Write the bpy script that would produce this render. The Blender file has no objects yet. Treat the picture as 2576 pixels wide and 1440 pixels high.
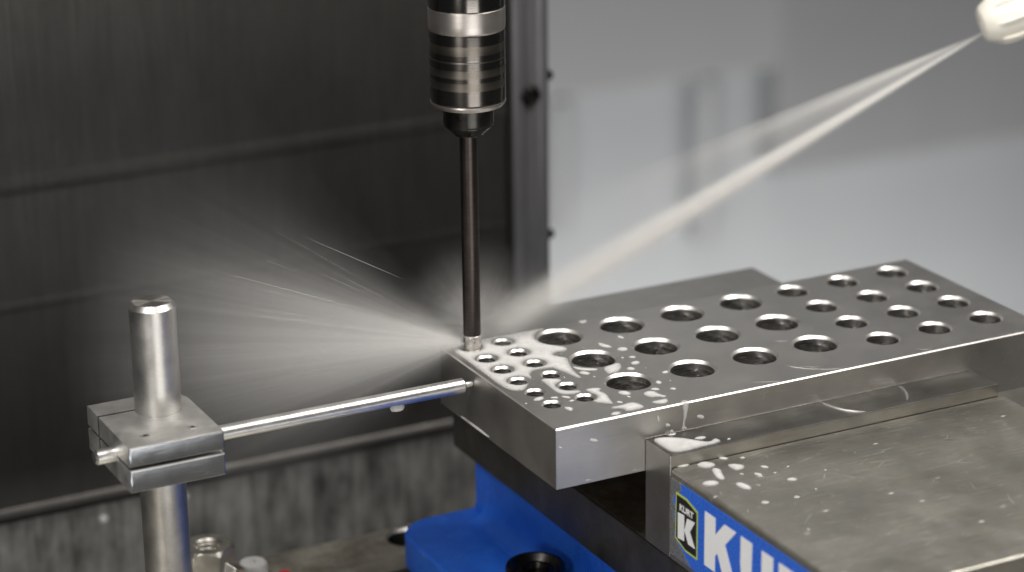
import bpy, bmesh, math, random
import numpy as np
from mathutils import Vector, Matrix, geometry
random.seed(7)
S = bpy.context.scene
COL = S.collection
R = math.radians
# ------------------------------------------------------------------ camera, world, lamps, exposure
# one unit is about 29 mm (the pitch of the large holes); z = 0 is the plate's top face
CR = ((0.8903418, -0.4551154, -0.0127033), (-0.1598953, -0.2864353, -0.9446631), (0.426292, 0.8431042, -0.3277962))
CP = Vector((-15.738236, -29.660768, 12.419132))
cam = bpy.data.objects.new('camera', bpy.data.cameras.new('camera'))
COL.objects.link(cam)
m = Matrix([[CR[0][i], -CR[1][i], -CR[2][i], CP[i]] for i in range(3)] + [[0, 0, 0, 1]])
cam.matrix_world = m
cam.data.sensor_fit = 'HORIZONTAL'; cam.data.sensor_width = 36
cam.data.lens = 36 * 6368.05 / 2576
cam.data.clip_start = 0.5; cam.data.clip_end = 400
cam.data.dof.use_dof = True
cam.data.dof.focus_distance = 34.0
cam.data.dof.aperture_fstop = 0.089 / 0.47
S.camera = cam

W = bpy.data.worlds.new('World'); S.world = W; W.use_nodes = True
W.node_tree.nodes['Background'].inputs[0].default_value = (0.9, 0.95, 1.0, 1)
W.node_tree.nodes['Background'].inputs[1].default_value = 0.045

def lamp(name, loc, target, sx, sy, energy, col=(1, 1, 1), spread=180):
    l = bpy.data.lights.new(name, 'AREA'); l.shape = 'RECTANGLE'; l.size = sx; l.size_y = sy
    l.energy = energy; l.color = col; l.spread = R(spread)
    o = bpy.data.objects.new(name, l); COL.objects.link(o); o.location = loc
    o.rotation_euler = (Vector(target) - Vector(loc)).to_track_quat('-Z', 'Y').to_euler()
    o['kind'] = 'helper'
    return o
lamp('overhead_lamp', (12, -10, 26), (0, -1, 0), 17, 10, 9200, (1, 0.965, 0.915))
lamp('left_lamp', (-13, -8, 24), (-2, 0, -1), 12, 6, 6000, (1, 0.97, 0.93))
lamp('door_bounce_fill', (-6, -36, -9), (-2, 0, 1), 22, 9, 3600, (1, 0.985, 0.95))  # unseen emitter added in place of the bright door and pan in front
lamp('side_bounce_fill', (-27, -22, 4), (0, -2, -1), 8, 8, 2600, (1, 0.97, 0.93))  # added fill for bounce from the left, lifts the bed under the plate
lamp('low_wall_fill', (44, 56, -50), (44, 80, -36), 60, 8, 14500, (1, 0.97, 0.93))  # added up-light hidden behind the vise, grades the far wall from below
lamp('upper_wall_fill', (30, 60, 50), (30, 80, 30), 50, 8, 17000, (1, 0.96, 0.9))  # added out of view, brightens the wall that the plate top reflects

S.render.engine = 'CYCLES'
S.cycles.use_denoising = True
S.cycles.max_bounces = 8; S.cycles.diffuse_bounces = 3; S.cycles.glossy_bounces = 5
S.cycles.volume_bounces = 3; S.cycles.transparent_max_bounces = 16
S.cycles.volume_step_rate = 0.2; S.cycles.volume_max_steps = 512
S.cycles.sample_clamp_indirect = 6
S.view_settings.view_transform = 'Standard'; S.view_settings.look = 'None'
S.view_settings.exposure = 0; S.view_settings.gamma = 1
S.unit_settings.system = 'METRIC'; S.unit_settings.scale_length = 0.029

# ------------------------------------------------------------------ material helpers
class G:
    """small wrapper that builds node graphs"""
    def __init__(s, name):
        s.m = bpy.data.materials.new(name); s.m.use_nodes = True; s.t = s.m.node_tree
        s.t.nodes.clear(); s.out = s.t.nodes.new('ShaderNodeOutputMaterial')
    def n(s, typ, ins=None, **kw):
        x = s.t.nodes.new(typ)
        for k, v in kw.items(): setattr(x, k, v)
        for k, v in (ins or {}).items(): s.put(x.inputs[k], v)
        return x
    def put(s, sock, v):
        if isinstance(v, bpy.types.NodeSocket): s.t.links.new(v, sock)
        elif isinstance(v, bpy.types.Node): s.t.links.new(v.outputs[0], sock)
        elif isinstance(v, (tuple, list)) and sock.type == 'RGBA' and len(v) == 3: sock.default_value = (*v, 1)
        else: sock.default_value = v
    def math(s, op, a, b=0.0, c=None):
        ins = {0: a, 1: b}
        if c is not None: ins[2] = c
        return s.n('ShaderNodeMath', ins, operation=op).outputs[0]
    def vmath(s, op, a, b=None):
        ins = {0: a}
        if b is not None: ins[1] = b
        return s.n('ShaderNodeVectorMath', ins, operation=op)
    def coord(s, scale=(1, 1, 1), rot=(0, 0, 0), which='Object'):
        tc = s.n('ShaderNodeTexCoord')
        return s.n('ShaderNodeMapping', {'Vector': tc.outputs[which], 'Scale': scale, 'Rotation': rot}).outputs[0]
    def noise(s, vec, scale=5, detail=3, rough=0.6):
        return s.n('ShaderNodeTexNoise', {'Vector': vec, 'Scale': scale, 'Detail': detail, 'Roughness': rough}).outputs[0]
    def ramp(s, f, stops, interp='LINEAR'):
        r = s.n('ShaderNodeValToRGB', {0: f}); r.color_ramp.interpolation = interp
        e = r.color_ramp.elements
        while len(e) < len(stops): e.new(0.5)
        for q, (p, c) in zip(e, stops):
            q.position = p; q.color = (*(c if isinstance(c, (tuple, list)) else (c, c, c)), 1)
        return r.outputs[0]
    def mix(s, f, a, b):
        x = s.n('ShaderNodeMix', data_type='RGBA')
        s.put(x.inputs['Factor'], f); s.put(x.inputs[6], a); s.put(x.inputs[7], b)
        return x.outputs[2]
    def bsdf(s, **kw):
        p = s.n('ShaderNodeBsdfPrincipled')
        for k, v in kw.items(): s.put(p.inputs[k], v)
        s.t.links.new(p.outputs[0], s.out.inputs['Surface'])
        return p
    def bump(s, h, strength=0.2, dist=0.02):
        return s.n('ShaderNodeBump', {'Height': h, 'Strength': strength, 'Distance': dist}).outputs[0]

def steel(name, col, rough, grain=(4, 60, 60), grain_amt=0.15, smudge=0.25, smudge_scale=1.6, bump=0.15,
          scratch=0.0, stain=None, stain_amt=0.0, rvar=0.12, aniso=0.0, speck=0.0):
    g = G(name)
    o = g.coord()
    sm = g.noise(o, smudge_scale, 4, 0.6)
    fine = g.noise(g.coord(grain), 1.0, 3, 0.6)
    dark = tuple(c * (1 - smudge) for c in col); lite = tuple(min(1, c * (1 + smudge * 0.6)) for c in col)
    base = g.mix(g.ramp(sm, [(0.3, 0.0), (0.7, 1.0)]), dark, lite)
    base = g.mix(g.math('MULTIPLY', g.ramp(fine, [(0.35, 0), (0.75, 1)]), grain_amt), base, tuple(c * 0.45 for c in col))
    if stain:
        st = g.noise(o, 2.3, 6, 0.7)
        base = g.mix(g.math('MULTIPLY', g.ramp(st, [(0.48, 0), (0.68, 1)]), stain_amt), base, stain)
    ro = g.math('ADD', g.math('MULTIPLY', sm, rvar * 2), rough - rvar)
    if speck:
        vo = g.n('ShaderNodeTexVoronoi', {'Vector': g.coord((2.2, 5.5, 5.5), (0, 0, 0.12)), 'Scale': 1.0, 'Randomness': 1.0})
        pick = g.ramp(g.n('ShaderNodeSeparateXYZ', {0: vo.outputs['Color']}).outputs[0], [(0.35, 0), (0.4, 1)])
        sp = g.math('MULTIPLY', g.ramp(vo.outputs['Distance'], [(0.03, 1), (0.13, 0)]), pick)
        base = g.mix(g.math('MULTIPLY', sp, speck), base, (0.95, 0.93, 0.9)); ro = g.math('ADD', ro, g.math('MULTIPLY', sp, 0.25))
        pit = g.ramp(g.noise(g.coord((9, 16, 16)), 1.0, 4, 0.7), [(0.60, 0), (0.72, 1)])
        base = g.mix(g.math('MULTIPLY', pit, 0.35), base, tuple(c * 0.4 for c in col))
    h = fine
    if scratch:
        v = g.n('ShaderNodeTexVoronoi', {'Vector': g.coord((1.2, 9, 9), (0, 0, 0.5)), 'Scale': 1.0}, feature='DISTANCE_TO_EDGE').outputs[0]
        v2 = g.n('ShaderNodeTexVoronoi', {'Vector': g.coord((0.6, 7, 7), (0, 0, -0.35)), 'Scale': 1.0}, feature='DISTANCE_TO_EDGE').outputs[0]
        sc = g.math('MINIMUM', g.ramp(v, [(0.0, 0), (0.02, 1)]), g.ramp(v2, [(0.0, 0), (0.008, 1)]))
        mask = g.ramp(g.noise(g.coord((2, 2, 2)), 1.4, 2), [(0.45, 0), (0.6, 1)])
        sc = g.mix(mask, (1, 1, 1), sc)
        base = g.mix(g.math('MULTIPLY', g.math('SUBTRACT', 1.0, sc), scratch), base, (0.8, 0.79, 0.76))
        h = g.math('ADD', fine, g.math('MULTIPLY', sc, 0.3))
    p = g.bsdf(**{'Base Color': base, 'Metallic': 1.0, 'Roughness': ro, 'Normal': g.bump(h, bump, 0.01)})
    if aniso:
        p.inputs['Anisotropic'].default_value = aniso
    return g.m

M = {}
M['plate'] = steel('ground_plate_steel', (0.48, 0.465, 0.445), 0.40, (3, 70, 70), 0.10, 0.10, 1.2, 0.10, 0.18)
M['bore'] = None
M['chamfer'] = steel('cut_chamfer_steel', (0.74, 0.72, 0.69), 0.40, (8, 8, 60), 0.05, 0.05, 3, 0.05)
M['jaw_plate'] = steel('jaw_plate_steel', (0.42, 0.41, 0.39), 0.34, (2, 40, 60), 0.18, 0.15, 1.5, 0.15, 0.10, (0.3, 0.24, 0.15), 0.3)
M['jaw_top'] = steel('jaw_top_steel', (0.49, 0.47, 0.42), 0.42, (3, 30, 30), 0.2, 0.10, 1.1, 0.3, 0.9, (0.36, 0.30, 0.19), 0.22, speck=1.0)
M['dark_steel'] = steel('oiled_dark_steel', (0.20, 0.19, 0.175), 0.42, (5, 30, 8), 0.3, 0.3, 1.4, 0.3, 0.0, (0.12, 0.08, 0.04), 0.4)
M['bed_top'] = steel('oily_bed_steel', (0.42, 0.36, 0.27), 0.45, (4, 12, 12), 0.3, 0.4, 2.2, 0.3, 0.1, (0.22, 0.13, 0.05), 0.8)
M['clamp'] = steel('milled_clamp_aluminium_shaded', (0.27, 0.28, 0.305), 0.15, (3, 50, 50), 0.15, 0.15, 2.5, 0.06, 0.25, rvar=0.03)  # shaded copy of the clamp metal, darkened for the front faces
M['clamp_lit'] = steel('milled_clamp_aluminium_lit', (0.78, 0.77, 0.745), 0.46, (4, 26, 40), 0.2, 0.18, 2.5, 0.3, 0.25)  # lit copy of the same clamp metal, lightened for top and left
M['post'] = steel('ground_post_steel', (0.52, 0.505, 0.485), 0.40, (25, 25, 90), 0.25, 0.2, 3, 0.07)
M['rod'] = steel('bright_rod_steel', (0.70, 0.69, 0.67), 0.34, (6, 40, 40), 0.12, 0.12, 3.5, 0.15)
M['nut'] = steel('plain_nut_steel', (0.62, 0.59, 0.54), 0.36, (20, 20, 20), 0.15, 0.25, 4, 0.25)
M['black_oxide'] = steel('black_oxide_steel', (0.05, 0.048, 0.045), 0.30, (20, 20, 20), 0.2, 0.3, 4, 0.2)
M['holder_dark'] = steel('polished_dark_steel', (0.16, 0.15, 0.14), 0.16, (2, 2, 60), 0.2, 0.1, 2, 0.05)
M['holder_satin'] = steel('satin_ring_steel', (0.55, 0.51, 0.48), 0.36, (2, 2, 90), 0.15, 0.08, 2, 0.1)
M['shank'] = steel('dark_shank_steel', (0.065, 0.054, 0.05), 0.36, (4, 4, 70), 0.4, 0.2, 3, 0.1)
M['tip'] = steel('bright_tip_steel', (0.66, 0.63, 0.60), 0.28, (4, 4, 60), 0.1, 0.1, 3, 0.1)
M['table'] = steel('wet_table_steel', (0.52, 0.50, 0.44), 0.5, (8, 8, 8), 0.3, 0.35, 1.3, 0.3, 0.0, (0.2, 0.17, 0.11), 0.5)

def bore_mat():
    g = G('drilled_bore_steel')
    o = g.coord((1, 1, 1))
    rings = g.noise(g.coord((5, 5, 55)), 1.0, 3, 0.7)
    sp = g.noise(o, 14, 3)
    base = g.mix(g.ramp(rings, [(0.35, 0), (0.7, 1)]), (0.10, 0.097, 0.094), (0.52, 0.505, 0.48))
    g.bsdf(**{'Base Color': base, 'Metallic': 1.0, 'Roughness': g.math('ADD', g.math('MULTIPLY', sp, 0.2), 0.26),
              'Normal': g.bump(rings, 0.6, 0.025)})
    return g.m
M['bore'] = bore_mat()

def radial_mat():
    g = G('turned_end_steel')
    tan = g.n('ShaderNodeTangent', direction_type='RADIAL', axis='Z')
    tc = g.n('ShaderNodeTexCoord')
    ln = g.vmath('LENGTH', g.n('ShaderNodeMapping', {'Vector': tc.outputs['Object'], 'Scale': (1, 1, 0)}).outputs[0]).outputs['Value']
    rings = g.noise(g.n('ShaderNodeCombineXYZ', {0: ln}).outputs[0], 60, 3)
    p = g.bsdf(**{'Base Color': (0.55, 0.53, 0.49), 'Metallic': 1.0, 'Roughness': 0.33, 'Anisotropic': 0.85,
                  'Normal': g.bump(rings, 0.15, 0.005), 'Tangent': tan.outputs[0]})
    return g.m
M['turned'] = radial_mat()

def holder_band_mat():
    g = G('banded_holder_steel')
    tc = g.n('ShaderNodeTexCoord')
    z = g.n('ShaderNodeSeparateXYZ', {0: tc.outputs['Object']}).outputs[2]   # 0 at the lip, 1 at the top of the sleeve
    jit = g.math('MULTIPLY', g.math('SUBTRACT', g.noise(g.coord((0.4, 0.4, 14)), 1.0, 3), 0.5), 0.03)
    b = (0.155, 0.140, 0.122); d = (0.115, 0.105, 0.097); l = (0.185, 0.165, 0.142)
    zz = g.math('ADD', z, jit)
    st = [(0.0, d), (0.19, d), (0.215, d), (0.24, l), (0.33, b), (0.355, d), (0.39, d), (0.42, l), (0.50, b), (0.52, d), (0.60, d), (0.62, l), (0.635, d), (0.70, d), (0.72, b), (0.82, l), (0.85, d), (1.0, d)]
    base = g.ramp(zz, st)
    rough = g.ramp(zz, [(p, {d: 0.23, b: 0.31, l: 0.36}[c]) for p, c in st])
    g.bsdf(**{'Base Color': base, 'Metallic': 1.0, 'Roughness': rough, 'Normal': g.bump(g.noise(g.coord((2, 2, 80)), 1.0, 2), 0.06, 0.01)})
    return g.m
M['holder_band'] = holder_band_mat()

def blue_mat():
    g = G('blue_cast_paint')
    o = g.coord()
    n1 = g.noise(o, 2.2, 4); n2 = g.noise(o, 26, 3)
    base = g.mix(g.ramp(n1, [(0.3, 0), (0.7, 1)]), (0.012, 0.095, 0.52), (0.02, 0.14, 0.66))
    chip = g.ramp(g.noise(o, 5.5, 6, 0.75), [(0.61, 0), (0.66, 1)])
    base = g.mix(g.math('MULTIPLY', chip, 0.35), base, (0.22, 0.23, 0.28))
    g.bsdf(**{'Base Color': base, 'Roughness': g.math('ADD', g.math('MULTIPLY', n1, 0.2), 0.28), 'Normal': g.bump(g.math('ADD', n2, g.noise(o, 9, 4)), 0.5, 0.03)})
    return g.m
M['blue'] = blue_mat()

def label_mat():
    g = G('printed_blue_label')
    o = g.coord()
    y = g.n('ShaderNodeSeparateXYZ', {0: o})
    # torn silver backing at the end by the jaw plate (object origin sits on that end)
    edge = g.math('ADD', g.math('MULTIPLY', y.outputs[1], -1.0), g.math('MULTIPLY', g.math('SUBTRACT', g.noise(o, 6, 4, 0.7), 0.5), 0.45))
    lowr = g.math('ADD', edge, g.math('MULTIPLY', g.ramp(y.outputs[2], [(0.0, 1.0), (0.30, 0.0)]), -0.42))
    lowr = g.math('ADD', lowr, g.math('MULTIPLY', g.ramp(y.outputs[2], [(0.85, 0.0), (1.0, 1.0)]), -0.16))
    tear = g.ramp(lowr, [(0.10, 1.0), (0.14, 0.0)])
    sp = g.noise(o, 30, 2)
    base = g.mix(tear, (0.022, 0.125, 0.62), (0.40, 0.40, 0.39))
    g.bsdf(**{'Base Color': base, 'Metallic': g.math('MULTIPLY', tear, 0.75), 'Roughness': g.math('ADD', 0.22, g.math('MULTIPLY', sp, 0.1)),
              'Coat Weight': 0.3, 'Normal': g.bump(g.mix(tear, (0, 0, 0), g.noise(o, 9, 4)), 0.5, 0.05)})
    return g.m
M['label'] = label_mat()

def plain(name, col, rough=0.5, var=0.08, metal=0.0, scale=6, bump=0.1, **kw):
    g = G(name); o = g.coord(); n = g.noise(o, scale, 4)
    base = g.mix(n, tuple(c * (1 - var) for c in col), tuple(min(1, c * (1 + var)) for c in col))
    g.bsdf(**{'Base Color': base, 'Roughness': rough, 'Metallic': metal, 'Normal': g.bump(n, bump, 0.02), **kw})
    return g.m
M['print_white'] = plain('white_print', (0.80, 0.80, 0.79), 0.4, 0.05)
M['print_black'] = plain('black_print', (0.012, 0.012, 0.012), 0.3)
M['print_lime'] = plain('lime_print', (0.45, 0.55, 0.10), 0.4)
M['nozzle'] = plain('ivory_plastic', (0.82, 0.79, 0.70), 0.38, 0.03)
M['cap_red'] = plain('red_plastic', (0.35, 0.03, 0.03), 0.4)
M['pale_cap'] = plain('coolant_coated_steel', (0.38, 0.38, 0.37), 0.35, 0.25)
M['recess_shade'] = plain('recess_shade_black', (0.015, 0.014, 0.013), 0.5)  # near-black colour standing in for the shade inside recesses
M['far_pale'] = plain('pale_enclosure_paint', (0.50, 0.52, 0.545), 0.5, 0.05, 0, 0.2, 0.05)
M['far_pillar'] = plain('pale_pillar_paint', (0.47, 0.485, 0.505), 0.5, 0.06, 0, 0.1, 0.05)
M['far_shade'] = plain('shaded_upper_wall_paint', (0.43, 0.44, 0.455), 0.5, 0.06, 0, 0.1, 0.05)  # wall grey darkened to carry the shade of the upper far wall
M['far_dark'] = plain('grey_door_paint', (0.375, 0.385, 0.40), 0.5, 0.06, 0, 0.2, 0.05)

def coolant_mat():
    g = G('milky_coolant')
    n = g.noise(g.coord(), 5, 3); n2 = g.noise(g.coord(), 16, 3)
    film = g.n('ShaderNodeAttribute', attribute_name='film').outputs['Fac']
    base = g.mix(n, (0.56, 0.555, 0.54), (0.66, 0.655, 0.64))
    al = g.math('MULTIPLY', g.ramp(film, [(0.0, 0.12), (0.25, 0.62), (0.7, 0.86), (1.0, 0.93)]), g.ramp(g.math('ADD', g.math('MULTIPLY', n, 0.6), g.math('MULTIPLY', n2, 0.4)), [(0.30, 0.84), (0.6, 1.0)]))
    g.bsdf(**{'Base Color': base, 'Roughness': 0.10, 'IOR': 1.34, 'Alpha': al, 'Normal': g.bump(n2, 0.05, 0.01)})
    return g.m
M['coolant'] = coolant_mat()

def wall_mat(name, col, rough, streak, blotch=0.35):
    g = G(name)
    o = g.coord()
    st = g.noise(g.coord((2.2, 2.2, 0.28)), 1.0, 5, 0.65)
    st2 = g.noise(g.coord((9, 9, 0.5)), 1.0, 3, 0.6)
    big = g.noise(g.coord((1, 1, 0.6)), blotch, 5, 0.65)
    bw = 0.15 if blotch < 1 else 0.45
    f = g.math('ADD', g.math('MULTIPLY', st, 0.75 - bw), g.math('ADD', g.math('MULTIPLY', st2, 0.25), g.math('MULTIPLY', big, bw)))
    base = g.mix(g.ramp(f, [(0.38, 0), (0.62, 1)]), tuple(c * (1 - streak) for c in col), tuple(min(1, c * (1 + streak)) for c in col))
    g.bsdf(**{'Base Color': base, 'Metallic': 0.85, 'Roughness': g.math('ADD', rough, g.math('MULTIPLY', g.math('SUBTRACT', st, 0.5), -0.25)),
              'Normal': g.bump(st2, 0.12, 0.05)})
    return g.m
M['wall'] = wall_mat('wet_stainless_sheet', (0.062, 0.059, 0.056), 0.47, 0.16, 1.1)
M['wall_low'] = wall_mat('splashed_galvanised_sheet', (0.20, 0.195, 0.185), 0.5, 0.75, 1.6)
M['corner'] = wall_mat('grey_corner_steel', (0.20, 0.20, 0.21), 0.5, 0.25)

# ------------------------------------------------------------------ object helpers
def tag(o, label=None, cat=None, group=None, kind=None):
    for k, v in (('label', label), ('category', cat), ('group', group), ('kind', kind)):
        if v: o[k] = v
    return o
def thing(name, loc, label, cat, group=None):
    o = bpy.data.objects.new(name, None); COL.objects.link(o); o.location = loc; o.empty_display_size = 0.2
    return tag(o, label, cat, group)
def wloc(o):
    v = Vector((0, 0, 0))
    while o: v += o.location; o = o.parent
    return v
def link(name, bm, mat, parent=None, origin=None, smooth=35):
    """world-space bmesh -> one mesh object"""
    me = bpy.data.meshes.new(name)
    if origin is None:
        if parent is not None and parent.type == 'EMPTY': origin = wloc(parent)
        else:
            vs = [v.co for v in bm.verts]
            origin = Vector(((min(v.x for v in vs) + max(v.x for v in vs)) / 2, (min(v.y for v in vs) + max(v.y for v in vs)) / 2, min(v.z for v in vs)))
    origin = Vector(origin)
    bmesh.ops.translate(bm, verts=bm.verts, vec=-origin)
    bm.normal_update(); bm.to_mesh(me); bm.free()
    if smooth:
        me.shade_smooth(); me.set_sharp_from_angle(angle=R(smooth))
    me.materials.append(mat)
    o = bpy.data.objects.new(name, me); COL.objects.link(o)
    if smooth:
        wn = o.modifiers.new('face_weighted_normals', 'WEIGHTED_NORMAL'); wn.keep_sharp = True
    if parent is not None:
        o.parent = parent; o.location = origin - wloc(parent)
    else: o.location = origin
    return o
def box(x0, x1, y0, y1, z0, z1, bev=0.02, seg=2):
    bm = bmesh.new(); bmesh.ops.create_cube(bm, size=1)
    for v in bm.verts:
        v.co = Vector((x0 + (v.co.x + 0.5) * (x1 - x0), y0 + (v.co.y + 0.5) * (y1 - y0), z0 + (v.co.z + 0.5) * (z1 - z0)))
    if bev: bmesh.ops.bevel(bm, geom=bm.edges[:], offset=bev, segments=seg, affect='EDGES', profile=0.5)
    return bm
def prism(pts, h0, h1, fn, bev=0.0, seg=2):
    """2-D outline extruded between h0 and h1; fn(u, v, h) -> world point"""
    bm = bmesh.new()
    a = [bm.verts.new(fn(u, v, h0)) for u, v in pts]; b = [bm.verts.new(fn(u, v, h1)) for u, v in pts]
    bm.faces.new(a); bm.faces.new(list(reversed(b)))
    n = len(pts)
    for i in range(n): bm.faces.new((a[i], b[i], b[(i + 1) % n], a[(i + 1) % n]))
    bmesh.ops.recalc_face_normals(bm, faces=bm.faces[:])
    if bev: bmesh.ops.bevel(bm, geom=bm.edges[:], offset=bev, segments=seg, affect='EDGES', profile=0.5)
    return bm
def lathe(prof, c=(0, 0, 0), d=(0, 0, 1), seg=64, phase=0.0):
    """profile [(r, h)] turned about direction d through c"""
    q = Vector((0, 0, 1)).rotation_difference(Vector(d).normalized()); c = Vector(c)
    bm = bmesh.new(); rows = []
    for r, h in prof:
        if r < 1e-6: rows.append([bm.verts.new(c + q @ Vector((0, 0, h)))])
        else: rows.append([bm.verts.new(c + q @ Vector((r * math.cos(phase + 2 * math.pi * i / seg), r * math.sin(phase + 2 * math.pi * i / seg), h))) for i in range(seg)])
    for A, B in zip(rows, rows[1:]):
        if len(A) == 1 and len(B) == 1: continue
        for i in range(seg):
            j = (i + 1) % seg
            if len(A) == 1: bm.faces.new((A[0], B[j], B[i]))
            elif len(B) == 1: bm.faces.new((A[i], A[j], B[0]))
            else: bm.faces.new((A[i], A[j], B[j], B[i]))
    return bm
XY = lambda h=0: (lambda u, v, w: Vector((u, v, w)))
YZ = lambda u, v, w: Vector((w, u, v))         # outline in (y, z), extruded along x

# ------------------------------------------------------------------ the setting: enclosure, table, far wall
# folded stainless back wall: outline in (y, z), with two rolled lips
def sheet(pts, x0, x1, th=0.06):
    n = len(pts); bm = bmesh.new()
    nrm = []
    for i in range(n):
        a = Vector(pts[max(0, i - 1)]); b = Vector(pts[min(n - 1, i + 1)]); t = (b - a).normalized(); nrm.append(Vector((t.y, -t.x)))
    loop = [Vector(p) for p in pts] + [Vector(pts[i]) + nrm[i] * th for i in reversed(range(n))]
    a = [bm.verts.new((x0, p.x, p.y)) for p in loop]; b = [bm.verts.new((x1, p.x, p.y)) for p in loop]
    k = len(loop)
    for i in range(k): bm.faces.new((a[i], b[i], b[(i + 1) % k], a[(i + 1) % k]))
    bm.faces.new(a[::-1]); bm.faces.new(b)
    bmesh.ops.recalc_face_normals(bm, faces=bm.faces[:])
    return bm
wall = tag(bpy.data.objects.new('enclosure_wall', None), kind='structure'); COL.objects.link(wall); wall.location = (-6, 8, -9)
def lip(y, z, r, n=7): return [(y - r * math.sin(math.pi * i / (n - 1)), z + r * math.cos(math.pi * i / (n - 1))) for i in range(n)]
XW0, XW1 = -16, 3.22
def bead(z, h, d, n=9): return [(8.0 - d * 0.5 * (1 - math.cos(2 * math.pi * k / (n - 1))), z + h * (0.5 - k / (n - 1))) for k in range(n)]
link('upper_sheet', sheet([(7.97, 9.0), (7.99, 3.2)] + bead(0.95, 0.40, 0.024) + bead(-1.05, 0.26, 0.010) + [(8.0, -4.46)] + lip(8.0, -4.60, 0.085) + [(8.06, -4.74)], XW0, XW1), M['wall'], wall)
link('lower_sheet', sheet([(8.09, -4.72), (8.12, -6.0), (8.1, -9.0)], XW0, XW1), M['wall_low'], wall)
link('end_sheet', box(XW1, XW1 + 0.05, 7.85, 9.4, -9, 9, 0.01), M['wall'], wall)
for x, z, r in ((-4.39, -5.06, 0.085), (-2.92, -4.95, 0.06)):
    link('rivet', lathe([(0, 0.06), (r * 0.6, 0.05), (r, 0.0)], (x, 8.05, z), (0, -1, 0), 16), M['pale_cap'], wall)

post = thing('corner_post', (3.6, 8, -9), 'dark grey steel corner post standing behind the drill chuck, two bolt heads on it', 'post')
link('channel', prism([(3.28, 8.5), (3.28, 7.86), (3.34, 7.80), (3.50, 7.80), (3.55, 7.86), (3.78, 7.86), (3.83, 7.80), (3.93, 7.80), (3.99, 7.86), (3.99, 8.5)], -9, 9, XY(), 0.015, 1), M['corner'], post)
link('bolt_head', lathe([(0, 0.14), (0.12, 0.135), (0.19, 0.09), (0.2, 0.0)], (3.60, 7.86, 1.25), (0, -1, 0), 6), M['black_oxide'], post)
for z in (1.52, -1.36):
    link('side_bolt', lathe([(0, 0.12), (0.07, 0.11), (0.1, 0.05), (0.1, 0.0)], (3.99, 7.95, z), (1, 0, 0), 6), M['black_oxide'], post)

FY0 = 80.0
def fpx(u, v):
    d = Vector([sum(CR[k][i] * q for k, q in enumerate(((u - 1288) / 6368.05, (v - 720) / 6368.05, 1.0))) for i in range(3)])
    p = CP + d * ((FY0 - CP.y) / d.y); return p.x, p.z
far = tag(bpy.data.objects.new('far_wall', None), kind='structure'); COL.objects.link(far); far.location = (48, FY0, -80)
link('wall_panel', box(-10, 150, FY0, FY0 + 0.6, -80, 80, 0.1), M['far_pale'], far)
x0, zr = fpx(1380, 235); zt = zr + 12
link('upper_shade_panel', box(-10, 150, FY0 - 1.6, FY0 - 0.05, zr, zt, 0.35, 2), M['far_shade'], far)  # added panel, its darker colour stands for the wall's shaded top
xa, zp = fpx(1750, 590)
link('door_pillar', lathe([(0.75, zp), (0.75, zr - 0.1)], (xa, FY0 - 0.7, 0), seg=40), M['far_pillar'], far)
xa, zw = fpx(1905, 430)
link('machine_housing', box(xa, xa + 60, FY0 - 1.9, FY0 - 0.05, zw, zr + 11, 0.5, 2), M['far_dark'], far)
xa, zj = fpx(1385, 560)
link('left_jamb', lathe([(0.8, zj), (0.8, zr - 0.1)], (xa, FY0 - 0.7, 0), seg=40), M['far_pillar'], far)

table = thing('machine_table', (-1, 0, -6), 'wet grey steel machine table with a bored hole under the vise', 'machine table')
def plate_with_holes(outline, holes, z, seg=48):
    """triangulated face at height z with round holes; returns (bm, outline loop, [hole loops])"""
    vs = [Vector(p) for p in outline]; ed = [(i, (i + 1) % len(vs)) for i in range(len(vs))]
    spans = []
    for (x, y, r, sg) in holes:
        b = len(vs)
        vs += [Vector((x + r * math.cos(2 * math.pi * i / sg), y + r * math.sin(2 * math.pi * i / sg))) for i in range(sg)]
        ed += [(b + i, b + (i + 1) % sg) for i in range(sg)]; spans.append((b, sg))
    V, E, F, ov, oe, of = geometry.delaunay_2d_cdt(vs, ed, [], 1, 1e-6)
    bm = bmesh.new(); bv = [bm.verts.new((v.x, v.y, z)) for v in V]
    for f in F:
        c = sum((V[i] for i in f), Vector((0, 0))) / len(f)
        if any((c - Vector((x, y))).length < r * 0.999 for x, y, r, sg in holes): continue
        bm.faces.new([bv[i] for i in f])
    inv = {}
    for i, src in enumerate(ov):
        for q in src: inv[q] = bv[i]
    return bm, [inv[i] for i in range(len(outline))], [[inv[b + i] for i in range(sg)] for b, sg in spans]
bm, ol, hl = plate_with_holes([(-14, 1.95), (9, 1.95), (9, 3.36), (-14, 3.36)], [(-1.12, 2.95, 0.34, 40)], -4.05)
def skirt(bm, loop, dz, dxy=None):
    lo = [bm.verts.new(v.co + Vector((0, 0, dz)) + (dxy(v.co) if dxy else Vector())) for v in loop]
    n = len(loop)
    for i in range(n):
        bm.faces.new((loop[i], loop[(i + 1) % n], lo[(i + 1) % n], lo[i]))
    return lo
skirt(bm, ol, -0.8); skirt(bm, hl[0], -0.01)
bmesh.ops.recalc_face_normals(bm, faces=bm.faces[:])
link('rear_slab', bm, M['table'], table)
link('right_wing', box(9.01, 32, -12, 4.4, -4.85, -4.05, 0.03), M['table'], table)
link('wing_slab', box(5.3, 9.0, 3.37, 4.4, -4.85, -4.05, 0.02), M['table'], table)
link('front_slab', box(-14, 9, -12, 1.55, -4.85, -4.05, 0.03), M['table'], table)
link('slot_floor', box(-14, 9, 1.56, 1.94, -4.85, -4.6, 0), M['recess_shade'], table)  # slot shade put into the floor colour
link('hole_rim', lathe([(0.34, 0.0), (0.305, -0.04)], (-1.12, 2.95, -4.05), seg=40), M['chamfer'], table)
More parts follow.
